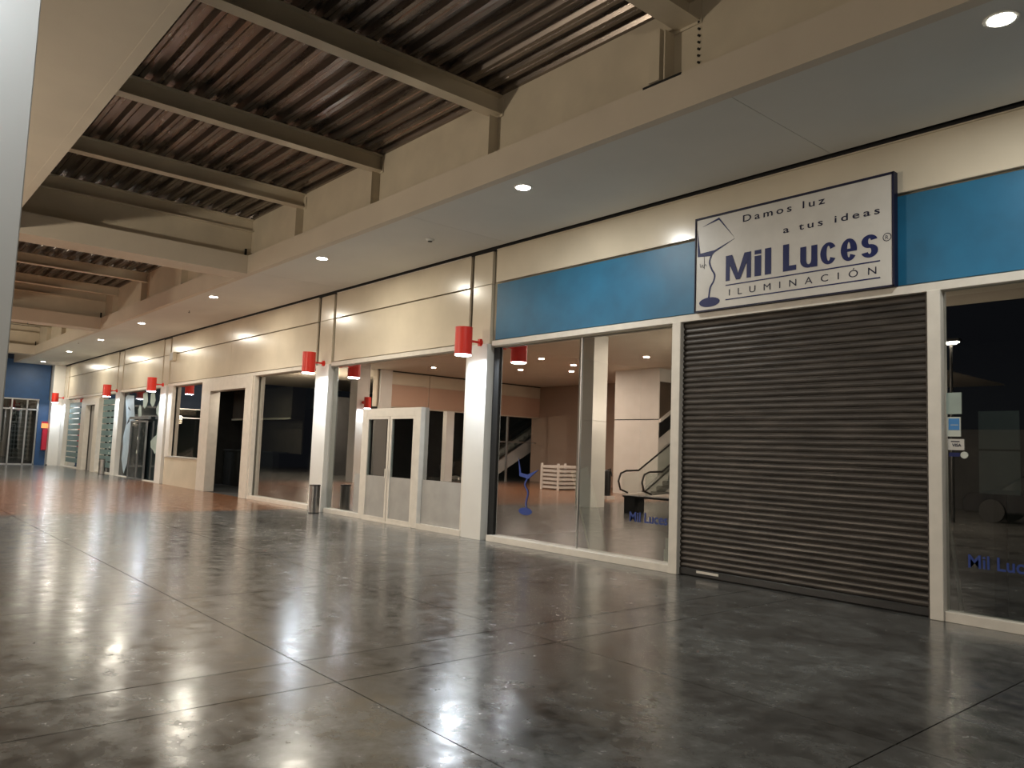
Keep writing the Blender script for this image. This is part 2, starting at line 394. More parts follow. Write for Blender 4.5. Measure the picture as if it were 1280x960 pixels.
LS = [(-10.47, -.12, 0, 'red cylinder lamp beside the blue fascia and the lamp shop window'),
      (-16.24, -.12, 0, 'red cylinder lamp on the pillar above the steel bin'),
      (-27.97, -.12, 0, 'red cylinder lamp on the pillar beside the black painted shop'),
      (-33.85, -.12, 0, 'red cylinder lamp on the pillar beside the striped glass shop'),
      (-43.72, -.12, 0, 'red cylinder lamp next to the blue end wall'),
      (-2.6, -8.45, PI/2, 'red cylinder lamp on the pillar beside the camera'),
      (-29.0, -8.1, PI/2, 'red cylinder lamp on the far pillar of the opposite row'),
      (-30.15, -15.3, PI/2, 'red cylinder lamp on the side facade pillar, seen reflected'),
      (-23.3, -19.3, PI, 'red cylinder lamp on the brown wall, seen reflected')]
LP = [copy_tree(lp) for _ in LS[1:]]
for (x, y, rz, lab), t in zip(LS, [lp]+LP):
    t.location = (x, y, 0); t.rotation_euler = (0, 0, rz); t['label'] = lab
    down_light('lamp_light', t, (0, -.38, 3.10), SCONCE_W*(.15 if y < -8.2 and x > -5 else 1.0), (.80, .90, 1.0), .22)

# ------------------------------------------------------------------ downlights
def downlight_proto():
    t = thing('downlight', 'x', 'light', (0, 0, ZC), group='round recessed ceiling lights')
    m = MB()
    for k in range(1): m.cyl((0, 0, -.006), (0, 0, .0), .125, .13, n=32)
    m.build('trim_ring', FRAME, t, smooth=True)
    MB().cyl((0, 0, -.010), (0, 0, -.004), .095, n=32).build('lens', LENS, t, smooth=True)
    return t
DL = [(-1.97, -1.76, 'above the dark window with stickers'), (-7.62, -1.76, 'above the shop window beside the sign'), (-13.37, -1.75, 'in front of the double-door shop'),
      (-19.07, -1.74, 'in front of the tall dark window'), (-25.35, -1.67, 'in front of the window over a low wall'), (-31.04, -1.5, 'in front of the black painted shop'),
      (-36.7, -1.4, 'in front of the striped glass shop'), (-43.05, -1.26, 'next to the blue end wall')]
OPP = [(-21.1, -10.9), (-21.5, -13.0), (-24.7, -13.05), (-23.2, -14.6), (-13.2, -11.2), (-17.5, -12.6), (-27.5, -10.6)]
dp = downlight_proto(); D = []
ALLD = [(x, y, 'round recessed downlight '+l, 0) for x, y, l in DL]
opl = ['by the block', 'before the escalator', 'by the side facade', 'behind the escalator row', 'over the bench', 'between bench and block', 'at the far corner']
ALLD += [(x, y, 'warm round downlight of the opposite hall '+l, 1) for (x, y), l in zip(OPP, opl)]
ALLD += [(x, -7.9, 'added unseen downlight in the camera side soffit '+l, 2) for x, l in ((-7.7, 'near the camera'), (-13.4, 'beyond the first pillar'), (-19.1, 'midway along'), (-25.0, 'past the first cross beam'), (-31, 'by the second cross beam'), (-37, 'near the end wall'))]  # unseen row added for more warm light from the camera side
prs = [dp]+[copy_tree(dp) for _ in ALLD[1:]]
for (x, y, lab, k), t in zip(ALLD, prs):
    t.location = (x, y, ZC); t['label'] = lab
    pw = (DOWN_W, DOWN_WARM_W, DOWN_W*1.6)[k]; co = ((1, .93, .78), (1, .84, .70), (1, .86, .70))[k]
    if k == 0 and x > -9: co = (.95, .96, .92)
    if k == 2 and x > -12: pw *= .5
    down_light('downlight_light', t, (0, 0, -.02), pw, co, .19)

# ceiling bits
def small(name, label, cat, parts):
    t = thing(name, label, cat, parts[0][1])
    for nm, _, m, r0, r1, h, dz in parts: MB().cyl((0, 0, dz), (0, 0, dz-h), r0, r1, n=24).build(nm, m, t, smooth=True)
    return t
small('smoke_detector', 'round white smoke detector on the soffit', 'detector', [('housing', (-10.69, -1.13, ZC), SOFFIT, .075, .06, .035, 0), ('sensor_ring', None, DKMETAL, .04, .035, .012, -.035)])
for (x, y, l) in ((-21.7, -1.45, 'small dark sprinkler head between two downlights'), (-32.6, -1.9, 'small sprinkler head near the black painted shop'), (-28.4, -4.2, 'small black dot sprinkler under the second cross beam')):
    small("sprinkler", l, "sprinkler", [("pipe", (x, y, ZC), ALU, .012, .012, .05, 0), ('deflector', None, DKMETAL, .03, .02, .01, -.05)])
sp = thing('loudspeaker', 'small grey box loudspeaker high on the fascia', 'speaker', (-27.35, 0, 4.16))
bx('cabinet', STEEL, sp, -.17, .17, -.12, 0, 0, .30, bevel=.01); bx('front_cover', FILM, sp, -.15, .15, -.13, -.12, .02, .28)

# ------------------------------------------------------------------ shop rooms behind the glass
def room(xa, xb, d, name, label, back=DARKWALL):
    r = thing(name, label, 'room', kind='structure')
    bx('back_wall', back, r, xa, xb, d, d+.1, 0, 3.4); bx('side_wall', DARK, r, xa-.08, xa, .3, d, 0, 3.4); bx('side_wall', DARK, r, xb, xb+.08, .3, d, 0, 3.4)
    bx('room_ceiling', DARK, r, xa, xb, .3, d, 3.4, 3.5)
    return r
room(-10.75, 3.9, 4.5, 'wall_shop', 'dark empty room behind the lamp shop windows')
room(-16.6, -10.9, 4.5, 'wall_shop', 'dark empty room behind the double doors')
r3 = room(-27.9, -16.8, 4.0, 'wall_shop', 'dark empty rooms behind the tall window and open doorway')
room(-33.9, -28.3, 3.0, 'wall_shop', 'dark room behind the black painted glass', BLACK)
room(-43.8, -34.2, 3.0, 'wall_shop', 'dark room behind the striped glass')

def window(n, label, xa, xb, z0, z1, splits=(), y=.13, fr=.05, bottom=.1, gl=GLASS, lrail=True, rail=None):
    wd = thing('window_%d' % n, label, 'window', kind='structure')
    bx('bottom_rail', FRAME, wd, xa, xb, -.01, .16, z0, z0+bottom, bevel=.004)
    e = [xa]+list(splits)+[xb]
    for a, b in zip(e, e[1:]): bx('pane', gl, wd, a+.004, b-.004, y, y+.008, z0+bottom-.01, z1)
    return wd
# shop with blue fascia
w1 = window(1, 'large two-pane shop window between the clad pillar and the roller shutter', -10.27, -6.44, 0, 3.31, (-8.27,))
bx('pane_joint', ALU, w1, -8.28, -8.26, .115, .15, .1, 3.31)
bx('dark_jamb', DKMETAL, w1, -10.37, -10.22, .10, .20, .02, 3.31)
t1 = thing('trim_1', 'white post between the shop window and the roller shutter', 'trim', kind='structure'); bx('post', FRAME, t1, -6.45, -6.31, -.03, .14, 0, 3.32, bevel=.006)
t2 = thing('trim_2', 'white post between the roller shutter and the dark window with stickers', 'trim', kind='structure'); bx('post', FRAME, t2, -3.21, -3.08, -.03, .14, 0, 3.32, bevel=.006)
w2 = window(2, 'dark shop window carrying small stickers beside the roller shutter', -3.08, 3.8, 0, 3.31, (1.2,), y=.05)

# roller shutter
sh = thing('roller_shutter', 'closed brown steel roller shutter under the shop sign', 'shutter', (-4.76, .06, 0))
n = 44; hh = 3.20/n; W = 1.55
prof = [(0.0, 0), (-.004, .004), (-.016, .014), (-.022, hh*.45), (-.018, hh*.72), (-.004, hh*.88), (.004, hh*.93), (.004, hh*1.02)]
sm = MB().ribbon(prof, -W, W).mesh('slat', SHUT, smooth=False)
for k in range(n):
    o = bpy.data.objects.new('slat', sm); COL.objects.link(o); o.parent = sh; o.location = (0, random.uniform(-.002, .002), .10+k*hh)
    o.rotation_euler = (random.uniform(-.02, .02), random.uniform(-.0006, .0006), 0)
bx('bottom_bar', DKMETAL, sh, -W, W, -.03, .02, .015, .10, bevel=.006)
bx('black_backing', BLACK, sh, -W, W, .012, .06, 0, 3.3)  # solid black sheet behind the slats
for s in (-1, 1): bx('guide_rail', SHUT, sh, s*W-.03, s*W+.0, -.045, .02, 0, 3.3)
MB().cyl((-W, .03, 3.27), (W, .03, 3.27), .055, n=20).build('curtain_roll', SHUT, sh, smooth=True)
bx('bar_reflector', FRAME, sh, -1.28, -.95, -.036, -.03, .055, .085)

# shop sign
sg = thing('shop_sign', 'white rectangular shop sign with a drawn table lamp above the roller shutter', 'sign', (0, 0, 0))
bx('board', SIGNW, sg, -6.04, -3.53, -.075, -.01, 3.42, 4.64)
for a in ((-6.06, -3.51, 4.625, 4.65), (-6.06, -3.51, 3.40, 3.418)): bx('frame_bar', INKDK, sg, a[0], a[1], -.088, 0, a[2], a[3])
for a in ((-6.06, -6.045), (-3.53, -3.505)): bx('frame_bar', INKDK, sg, a[0], a[1], -.088, 0, 3.40, 4.65)
Y = -.0775
text('slogan_lettering', 'Damos luz', -5.35, 4.47, .09, INKDK, sg, Y, width=1.07, spacing=1.4, bold=.012)
text('slogan_lettering', 'a tus ideas', -4.80, 4.22, .085, INKDK, sg, Y, width=1.14, spacing=1.4, bold=.012)
def arc(cx, cz, rx, rz, a0, a1, n=18): return [(cx+rx*math.cos(math.radians(a0+(a1-a0)*k/n)), cz+rz*math.sin(math.radians(a0+(a1-a0)*k/n))) for k in range(n+1)]
def heavy(parent, x0, x1, glyph, zb, mm, y, H=.325, xh=.255, t=.074):
    m = MB(); w_ = x1-x0; lay = [y]
    def up(*q):
        lay[0] -= .0006; m.b.faces.new([m.b.verts.new((a, lay[0], b)) for a, b in q])
    def bar(a, b, c, d): up((a, c), (b, c), (b, d), (a, d))
    def band(pts, th):
        lay[0] -= .0006; y = lay[0]; A = []
        for i, p in enumerate(pts):
            a = pts[max(0, i-1)]; b = pts[min(len(pts)-1, i+1)]; d = Vector((b[0]-a[0], b[1]-a[1])).normalized(); q = th[0]*abs(d.y)+th[1]*abs(d.x)
            A.append((m.b.verts.new((p[0]-d.y*q/2, y, p[1]+d.x*q/2)), m.b.verts.new((p[0]+d.y*q/2, y, p[1]-d.x*q/2))))
        for a, b in zip(A, A[1:]): m.b.faces.new((a[0], a[1], b[1], b[0]))
    def ring(cx_, cz_, ox, oz, a0, a1, n_=20):
        lay[0] -= .0006; A = []
        for k in range(n_+1):
            a = math.radians(a0+(a1-a0)*k/n_); cc, ss = math.cos(a), math.sin(a)
            A.append((m.b.verts.new((cx_+ox*cc, lay[0], cz_+oz*ss)), m.b.verts.new((cx_+(ox-t)*cc, lay[0], cz_+(oz-h)*ss))))
        for a, b in zip(A, A[1:]): m.b.faces.new((a[0], a[1], b[1], b[0]))
    T = zb+H; X = zb+xh; h = t*.55; cx = (x0+x1)/2; rx = w_/2-t/2; rz = xh/2-h/2
    if glyph == 'M':
        bar(x0, x0+t*.8, zb, T); bar(x1-t*.8, x1, zb, T); up((x0, T), (cx-.028, zb), (cx+.028, zb), (x0+t*1.25, T)); up((x1-t*1.25, T), (cx-.028, zb), (cx+.028, zb), (x1, T))
    elif glyph == 'i': bar(x0, x1, zb, X); bar(x0, x1, zb+H-.052, T)
    elif glyph == 'l': bar(x0, x1, zb, T)
    elif glyph == 'L': bar(x0, x0+t*1.05, zb, T); bar(x0, x1, zb, zb+.062)
    elif glyph == 'u': bar(x1-t, x1, zb, X); bar(x0, x0+t, zb+.09, X); ring(cx, zb+.092, w_/2, .092, 180, 360)
    elif glyph == 'c': ring(cx, zb+xh/2, w_/2, xh/2, 32, 328, 28)
    elif glyph == 'e': ring(cx, zb+xh/2, w_/2, xh/2, 0, 325, 30); bar(x0+t*.6, x1-.001, zb+xh/2-.022, zb+xh/2+.012)
    elif glyph == 's':
        oz = xh/4+h/4; ring(cx, zb+xh-oz, w_*.48, oz, 15, 270); ring(cx, zb+oz, w_/2, oz, 90, -165)
    m.build('letter', mm, parent)
for g_, a, c in (('M', -5.59, -5.23), ('i', -5.18, -5.09), ('l', -5.04, -4.955), ('L', -4.80, -4.63), ('u', -4.58, -4.37), ('c', -4.335, -4.14), ('e', -4.095, -3.91), ('s', -3.865, -3.68)): heavy(sg, a, c, g_, 3.752, INK, Y)
text('tag_lettering', 'ILUMINACIÓN', -5.54, 3.562, .085, INKDK, sg, Y, width=1.84, spacing=2.3)
bx('rule_line', INK, sg, -5.59, -3.66, Y-.001, Y+.002, 3.692, 3.706); bx('rule_line', INK, sg, -5.59, -3.66, Y-.001, Y+.002, 3.508, 3.522)
m = MB(); nn = 24
ring = []
for k in range(nn):
    a0, a1 = 2*PI*k/nn, 2*PI*(k+1)/nn; c = (-3.585, 3.945)
    vs = [m.b.verts.new((c[0]+r*math.cos(a), Y, c[1]+r*math.sin(a))) for r, a in ((.038, a0), (.046, a0), (.046, a1), (.038, a1))]; m.b.faces.new(vs)
m.build('registered_ring', INKDK, sg)
text('registered_letter', 'R', -3.603, 3.922, .045, INKDK, sg, Y)
def flat(name, poly, mm, parent, y=Y):
    m = MB(); m.prism(poly, 'y', y-.001, y+.0015); return m.build(name, mm, parent)
flat('lamp_drawing_shade', [(-5.95, 4.525), (-5.70, 4.602), (-5.47, 4.30), (-5.70, 4.572)], INK, sg)
flat('lamp_drawing_shade', [(-6.03, 4.50), (-6.02, 4.135), (-5.81, 4.115), (-5.76, 4.155), (-5.46, 4.285), (-5.76, 4.185), (-5.98, 4.175), (-6.0, 4.3)], INK, sg)
pts = [(-5.80, 4.14), (-5.835, 4.04), (-5.80, 3.94), (-5.755, 3.86), (-5.77, 3.78), (-5.82, 3.70), (-5.84, 3.57)]
import itertools
def stroke(name, pts, wd, mm, parent, y=Y):
    def cr(p0, p1, p2, p3, t): return tuple(.5*((2*b)+(-a+c)*t+(2*a-5*b+4*c-d)*t*t+(-a+3*b-3*c+d)*t**3) for a, b, c, d in zip(p0, p1, p2, p3))
    P_ = [pts[0]]+pts+[pts[-1]]; q = []
    for i in range(len(pts)-1):
        for k in range(6): q.append(cr(P_[i], P_[i+1], P_[i+2], P_[i+3], k/6))
    q.append(pts[-1]); m = MB(); A = []
    for i, p in enumerate(q):
        a = q[max(0, i-1)]; b = q[min(len(q)-1, i+1)]; d = Vector((b[0]-a[0], b[1]-a[1])).normalized(); n_ = Vector((-d.y, d.x))*wd/2
        A.append((m.b.verts.new((p[0]+n_.x, y, p[1]+n_.y)), m.b.verts.new((p[0]-n_.x, y, p[1]-n_.y))))
    for a, b in zip(A, A[1:]): m.b.faces.new((a[0], a[1], b[1], b[0]))
    return m.build(name, mm, parent)
stroke('lamp_drawing_stem', pts, .024, INK, sg)
flat('lamp_drawing_base', [(-5.83+.155*math.cos(a), 3.515+.062*math.sin(a)) for a in [2*PI*k/28 for k in range(28)]], INK, sg)
stroke('lamp_drawing_chain', [(-5.915, 4.13), (-5.915, 3.96)], .006, INKDK, sg)
stroke('lamp_drawing_chain', [(-5.98, 4.04), (-5.97, 3.99), (-5.94, 4.02), (-5.93, 3.98), (-5.90, 4.02), (-5.88, 3.99)], .006, INKDK, sg)

# vinyl on the lamp shop glass
v = thing('window_vinyl', 'blue table lamp drawing stuck on the shop window glass', 'decal', (0, 0, 0)); yv = .124
stroke('lamp_stem', [(-9.43, 1.08), (-9.48, .98), (-9.40, .86), (-9.44, .70), (-9.42, .60)], .03, VINYLBLUE, v, yv)
flat('lamp_shade_outline', [(-9.66, 1.42), (-9.62, 1.12), (-9.40, 1.08), (-9.16, 1.24), (-9.42, 1.15), (-9.58, 1.17)], VINYLBLUE, v, yv)
flat('lamp_foot', [(-9.45+.16*math.cos(a), .555+.06*math.sin(a)) for a in [2*PI*k/20 for k in range(20)]], VINYLBLUE, v, yv)
v2 = thing('window_vinyl', 'blue shop name lettering low on the two-pane window', 'decal'); text('lettering', 'Mil Luces', -7.25, .60, .14, VINYLBLUE, v2, yv, width=.66, bold=.015)
v3 = thing('window_vinyl', 'dim blue shop name lettering low on the dark window with stickers', 'decal'); text('lettering', 'Mil Luces', -2.88, .55, .13, VINYLBLUE, v3, .044, width=.62, bold=.015)
# stickers
st = thing('sticker', 'blank pale green sheet, topmost sticker on the dark window', 'sticker'); bx('sheet', VINYLGREEN, st, -3.06, -2.92, .040, .044, 2.045, 2.26)
st = thing('sticker', 'blue and white card sticker on the dark window', 'sticker'); bx('sheet', PAPER, st, -3.055, -2.93, .040, .044, 1.82, 2.015); bx('print', SKYBLUE, st, -3.04, -2.94, .038, .040, 1.885, 2.00)
bx('print_band', VINYLPALE, st, -3.02, -2.95, .037, .038, 1.93, 1.94)
st = thing('sticker', 'small white sticker with dark print under the blue one', 'sticker'); bx('sheet', SIGNW, st, -3.05, -2.90, .040, .044, 1.685, 1.795); text('print', 'VISA', -3.01, 1.72, .03, INKDK, st, .038, bold=.03); bx('print_line', INKDK, st, -3.02, -2.94, .038, .040, 1.765, 1.775)
st = thing('sticker', 'small blue and round white sticker, lowest on the dark window', 'sticker'); bx('label_strip', INK, st, -3.04, -2.94, .040, .044, 1.62, 1.66)
MB().cyl((-2.90, .044, 1.637), (-2.90, .038, 1.637), .034, n=20).build('round_label', PAPER, st)
# things inside
b = thing('leaning_board', 'dark framed board leaning inside the two-pane shop window', 'board', (-8.72, .35, 0), rz=0)
Mr = Matrix.Rotation(math.radians(-20), 4, 'Y')
MB().box(-.16, .16, 0, .03, 0, 1.35, M=Mr).build('panel', BOARD, b).location = (.62, .1, 0)
MB().box(-.19, -.16, -.012, .04, 0, 1.37, M=Mr).build('frame_edge', STEEL, b).location = (.62, .1, 0)
pp = thing('paper_stack', 'pale papers standing in the lower corner of the two-pane window', 'paper', (-6.6, .2, 0))
bx('sheet', PAPER, pp, -.10, .12, 0, .01, .0, .27); bx('sheet', PAPER, pp, -.09, .13, .02, .03, 0, .42)
pl = thing('leaning_pole', 'grey pole leaning inside the dark window', 'pole', (-2.97, .16, .0)); MB().cyl((0, 0, 0), (-.17, .05, 1.27), .018, n=10).build('rod', ALU, pl, smooth=True)

# ------------------------------------------------------------------ double-door shop
w3 = window(3, 'tall glazed shopfront with grey film around white double doors', -16.1, -14.54, 0, 3.31, y=.08)
for a, b2 in ((-12.36, -11.0),): bx('bottom_rail', FRAME, w3, a, b2, -.01, .12, 0, .1); bx('pane', GLASS, w3, a, b2, .08, .088, .09, 3.31)
bx('pane', GLASS, w3, -14.54, -12.36, .08, .088, 2.305, 3.31)
bx('grey_film', FILM, w3, -14.92, -14.56, .070, .076, .1, .92); bx('grey_film', FILM, w3, -12.35, -11.04, .070, .076, .1, .92)
bx('jamb', FRAME, w3, -11.03, -10.99, .0, .2, 0, 3.3)
d1 = thing('door_1', 'white double entrance doors with dark glass over grey lower panels', 'door', kind='structure')
for a, c in ((-14.54, -14.36), (-12.54, -12.36)): bx('frame_post', FRAME, d1, a, c, -.02, .10, 0, 2.30, bevel=.005)
bx('frame_head', FRAME, d1, -14.359, -12.541, -.018, .10, 2.13, 2.299, bevel=.005)
bx('threshold', FRAME, d1, -14.36, -12.54, -.03, .1, 0, .03)
for a, c, hs in ((-14.36, -13.46, 1), (-13.44, -12.54, 0)):
    lf = thing('door_leaf', None, None); del_ = lf; lf.parent = d1
    bx('stile', FRAME, lf, a, a+.07, -.02, .04, .03, 2.13); bx('stile', FRAME, lf, c-.07, c, -.02, .04, .03, 2.13)
    bx('rail', FRAME, lf, a+.07, c-.07, -.02, .04, .03, .10); bx('rail', FRAME, lf, a+.07, c-.07, -.02, .04, 2.08, 2.13)
    bx('lower_panel', FILM, lf, a+.07, c-.07, 0, .02, .10, .92)
    bx('pane', GLASSC, lf, a+.07, c-.07, .0, .008, .92, 2.08)
    MB().cyl((c-.04 if hs else a+.04, -.05, .9), (c-.04 if hs else a+.04, -.05, 1.08), .012, n=8).build('handle', FRAME, lf)

# bins
def bin_(x, y, label):
    t = thing('litter_bin', label, 'bin', (x, y, 0), group='slim steel bins at pillar feet')
    MB().cyl((0, 0, .02), (0, 0, .60), .115, n=28).build('drum', CHROME, t, smooth=True)
    MB().cyl((0, 0, .60), (0, 0, .625), .120, n=28).build('rim', DKMETAL, t, smooth=True)
    MB().cyl((0, 0, 0), (0, 0, .02), .118, n=28).build('foot', DKMETAL, t, smooth=True)
bin_(-15.98, -.30, 'slim round steel litter bin beside the double-door shop'); bin_(-34.75, -.25, 'slim round steel litter bin in front of the striped glass shop')

# ------------------------------------------------------------------ tall window, open doorway, window over low wall
w4 = window(4, 'tall dark window next to the open doorway', -20.4, -16.9, 0, 3.31)
bx('jamb', FRAME, w4, -20.48, -20.4, -.01, .1, 0, 3.31)
t3 = thing('trim_3', 'wide white surround of the open doorway', 'trim', kind='structure')
bx('post', FRAME, t3, -20.95, -20.48, -.05, .25, 0, 3.0, bevel=.005); bx('post', FRAME, t3, -24.35, -23.62, -.05, .25, 0, 3.0, bevel=.005); bx('lintel', FRAME, t3, -24.35, -20.48, -.05, .25, 3.0, 3.31, bevel=.005)
w5 = window(5, 'dark window over the low cream wall', -27.3, -24.42, .93, 3.31, bottom=.03)
bx('jamb', FRAME, w5, -27.72, -27.3, -.01, .1, .93, 3.31); bx('jamb', FRAME, w5, -24.44, -24.36, -.01, .1, .93, 3.31)
ct = thing('shop_counter', 'dark counter and brown hood seen through the open doorway', 'counter', (0, 0, 0))
bx('counter_front', BLACK, ct, -27.6, -23.5, 2.0, 2.2, 0, 1.2); bx('counter_top', DARK, ct, -27.6, -23.5, 1.96, 2.5, 1.2, 1.24)
bx('back_panel', BROWN, ct, -27.6, -22.8, 2.6, 2.65, 1.2, 3.3); bx('hood', BROWN, ct, -27.6, -22.8, 2.2, 2.6, 2.3, 3.3); bx('hood_edge', STEEL, ct, -27.6, -22.8, 2.17, 2.2, 2.27, 2.33)
ps = thing('interior_partition', 'dark partition with faint round shapes inside the tall window', 'partition', (0, 0, 0))
bx('panel', DARK, ps, -22.9, -18.4, 2.9, 3.0, 0, 2.65); bx('bulkhead', VINYLGREEN, ps, -24, -18.0, 2.95, 3.05, 2.65, 3.35)
for x, z in ((-20.5, 2.2), (-19.9, 2.2), (-20.4, 1.5), (-19.9, 1.5)):
    mm = MB().cyl((x, 2.9, z), (x, 2.88, z), .22, n=20); mm.build('round_shape', BLACK, ps)

# ------------------------------------------------------------------ black painted shop
w6 = window(6, 'black painted shop glass with pale organic shapes and narrow metal doors', -33.72, -28.55, 0, 3.31, (-32.1, -29.8), bottom=.03, gl=BLACKG)
shp = dict(
    leaf=[(-33.52, 3.1), (-33.3, 3.2), (-32.35, 3.15), (-32.2, 2.7), (-31.95, 2.1), (-32.3, 1.7), (-32.26, 1.25), (-32.55, .9), (-32.6, .5), (-32.95, .12), (-33.15, .3), (-33.42, .68), (-33.35, 1.1), (-33.42, 1.55), (-33.12, 2.11), (-33.3, 2.6)],
    drop_a=[(-31.15, 3.2), (-30.64, 3.25), (-30.47, 2.9), (-30.6, 2.72), (-30.85, 2.62), (-31.04, 2.71)],
    drop_b=[(-30.18, 3.15), (-29.77, 3.25), (-29.56, 2.9), (-29.7, 2.72), (-29.9, 2.66), (-30.19, 2.82)],
    drop_c=[(-31.64, 2.6), (-31.45, 2.78), (-31.25, 2.66), (-31.15, 2.36), (-31.35, 2.2), (-31.56, 2.32)],
    blob_a=[(-28.6, 3.0), (-29.1, 2.85), (-29.4, 2.6), (-29.35, 2.42), (-29.0, 2.25), (-29.12, 2.0), (-29.15, 1.65), (-29.5, 1.55), (-29.78, 1.42), (-29.72, 1.2), (-29.4, 1.1), (-29.2, .98), (-28.6, 1.2)])
for k, poly in shp.items(): flat('pale_shape', poly, VINYLPALE if k == 'leaf' else VINYLGREEN, w6, .12)
flat('dark_mark', [(-33.0, 2.75), (-32.7, 2.62), (-32.66, 2.56), (-33.0, 2.66)], BLACK, w6, .117); flat('dark_mark', [(-32.75, 2.3), (-32.7, 2.15), (-33.05, 2.02), (-33.0, 2.1)], BLACK, w6, .117)
d2 = thing('door_2', 'narrow double metal-framed glass doors in the black painted shop', 'door', kind='structure')
bx('header', ALU, d2, -32.15, -29.72, -.03, .05, 2.22, 2.32)
for x in (-32.0, -30.92, -30.03): bx('stile', ALU, d2, x-.03, x+.03, -.01, .05, 0, 2.15)
bx('rail', ALU, d2, -32.0, -30.03, -.01, .05, 2.10, 2.16); bx('rail', ALU, d2, -32.0, -30.03, -.01, .05, 0, .05)
bx('pane', BLACKG, d2, -31.97, -30.06, .02, .026, .05, 2.1)
for z in (1.45, .95): bx('lock_plate', PAPER, d2, -30.98, -30.86, -.02, -.01, z, z+.12)

# ------------------------------------------------------------------ striped glass shop
w7 = window(7, 'glass shopfront with frosted stripes either side of a white doorway', -43.6, -40.12, 0, 3.31, (), bottom=.05)
bx('bottom_rail', FRAME, w7, -36.95, -34.4, -.01, .16, 0, .05); bx('pane', GLASS, w7, -36.95, -34.4, .13, .138, .04, 3.31)
for xa, xb, z0 in ((-43.4, -40.2, .25), (-36.9, -34.5, .25)):
    z = z0
    while z < 3.0:
        bx('frosted_stripe', STRIPC, w7, xa, xb, .118, .124, z, z+.215); z += .265
for z in (1.54, 1.31, 1.06, .82): bx('white_dot', PAPER, w7, -35.42, -35.30, .110, .116, z, z+.07)
t4 = thing('trim_4', 'white surround of the doorway between the striped panes', 'trim', kind='structure')
bx('post', FRAME, t4, -40.12, -39.3, -.05, .2, 0, 3.2); bx('post', FRAME, t4, -37.65, -36.95, -.05, .2, 0, 3.2); bx('lintel', FRAME, t4, -39.3, -37.65, -.05, .2, 2.92, 3.2)
bx('fascia_infill', CREAM, t4, -40.12, -36.95, .0, .1, 3.2, 3.31)
d3 = thing('door_3', 'narrow pale door standing in the white surround', 'door', kind='structure')
bx('leaf', FILM, d3, -38.9, -37.75, .12, .16, 0, 2.9); bx('dark_gap', BLACK, d3, -39.3, -38.9, .15, .2, 0, 2.92)

# ------------------------------------------------------------------ end wall
we = thing('wall_end', 'end wall of the arcade with a deep blue band over dark glass', 'wall', kind='structure')
bx('blue_band', DKBLUE, we, -45.3, -45, -9, -.55, 3.27, 5.2); bx('blue_pier', DKBLUE, we, -45.3, -45, -.95, -.5, 0, 3.27)
bx('white_pilaster', PILLAR, we, -45.3, -44.42, -.5, .1, .0, ZC, bevel=.004)
bx('backing', BLACK, we, -46.5, -46.3, -9, -.9, 0, 3.3); bx('head_rail', ALU, we, -45.1, -44.98, -9, -.95, 3.22, 3.28)
bx('pilaster_plinth', DKMETAL, we, -44.6, -44.41, -.52, -.48, 0, .06)
w8 = thing('window_8', 'dark glass shopfront of the end wall with pale mullions', 'window', kind='structure')
for y in (-1.0, -1.45, -2.1, -2.75, -3.6, -5): bx('mullion', ALU, w8, -45.08, -44.99, y-.03, y+.03, 0, 3.22)
bx('pane', GLASSC, w8, -45.06, -45.05, -9, -.95, .05, 3.22); bx('transom', ALU, w8, -45.08, -44.99, -9, -.95, 2.72, 2.78); bx('bottom_rail', ALU, w8, -45.08, -44.99, -9, -.95, 0, .06)
for k in range(11): bx('pale_slat', DARKWALL, w8, -45.5, -45.45, -2.0, -1.1, .3+k*.22, .38+k*.22)
bx('interior_post', DARKWALL, w8, -45.9, -45.8, -2.7, -2.2, 0, 3.2)
hz = thing('hose_cabinet', 'tall red fire hose cabinet beside the blue end wall pier', 'cabinet', (-44.995, -.51, .75)); bx('body', REDP, hz, 0, .2, -.22, .0, 0, 1.05, bevel=.01); bx('door', REDP, hz, .2, .215, -.21, -.01, .03, 1.02)
sn = thing('wall_sign', 'small orange sign above the red hose cabinet', 'sign', (-44.98, -.45, 1.85)); bx('panel', ORANGE, sn, 0, .03, -.32, .02, 0, .33); bx('header_strip', REDP, sn, .03, .035, -.32, .02, .24, .33)

# ------------------------------------------------------------------ opposite hall (seen in the glass)
wo = thing('wall_side', 'side facade of the opposite hall with cream fascia', 'wall', kind='structure')
bx('fascia_backing', PLASTER, wo, -30.8, -30.45, -21, -9.6, 3.35, ZC)
for a, b2 in ((-12.4, -9.7), (-15.1, -12.45), (-20.9, -15.9)): bx('cladding_panel', CREAM, wo, -30.45, -30.40, a, b2, 4.42, 4.97); bx('cladding_panel', mat('rosy_cladding', (.50, .33, .24, 1), .4), wo, -30.45, -30.41, a, b2, 3.4, 4.40)
bx('column_casing', PILLAR, wo, -30.6, -30.15, -15.6, -15.05, 0, ZC); bx('deep_wall', DARK, wo, -36, -35.9, -24, -9.6, 0, 4)
bx('column_casing', PILLAR, wo, -30.6, -30.3, -13.9, -13.45, 0, 3.35); bx('column_casing', PILLAR, wo, -30.5, -30.3, -10.3, -9.7, 0, ZC)
bx('shadow_line', BLACK, wo, -30.45, -30.38, -21, -9.6, ZC-.05, ZC)
for y in (-17.5, -19.6): bx('mullion', ALU, wo, -30.7, -30.6, y-.04, y+.04, 0, 3.35)
bx('transom', ALU, wo, -30.7, -30.6, -21, -15.8, 2.0, 2.06)
wb = thing('wall_back', 'brown back wall of the opposite hall', 'wall', kind='structure'); bx('wall_panel', mat('brown_wall', (.30, .21, .155, 1), .6), wb, -31, -18.5, -19.8, -19.5, 0, ZC)
bx('notice_box', DARK, wb, -21.7, -21.3, -19.5, -19.42, 1.5, 2.1)
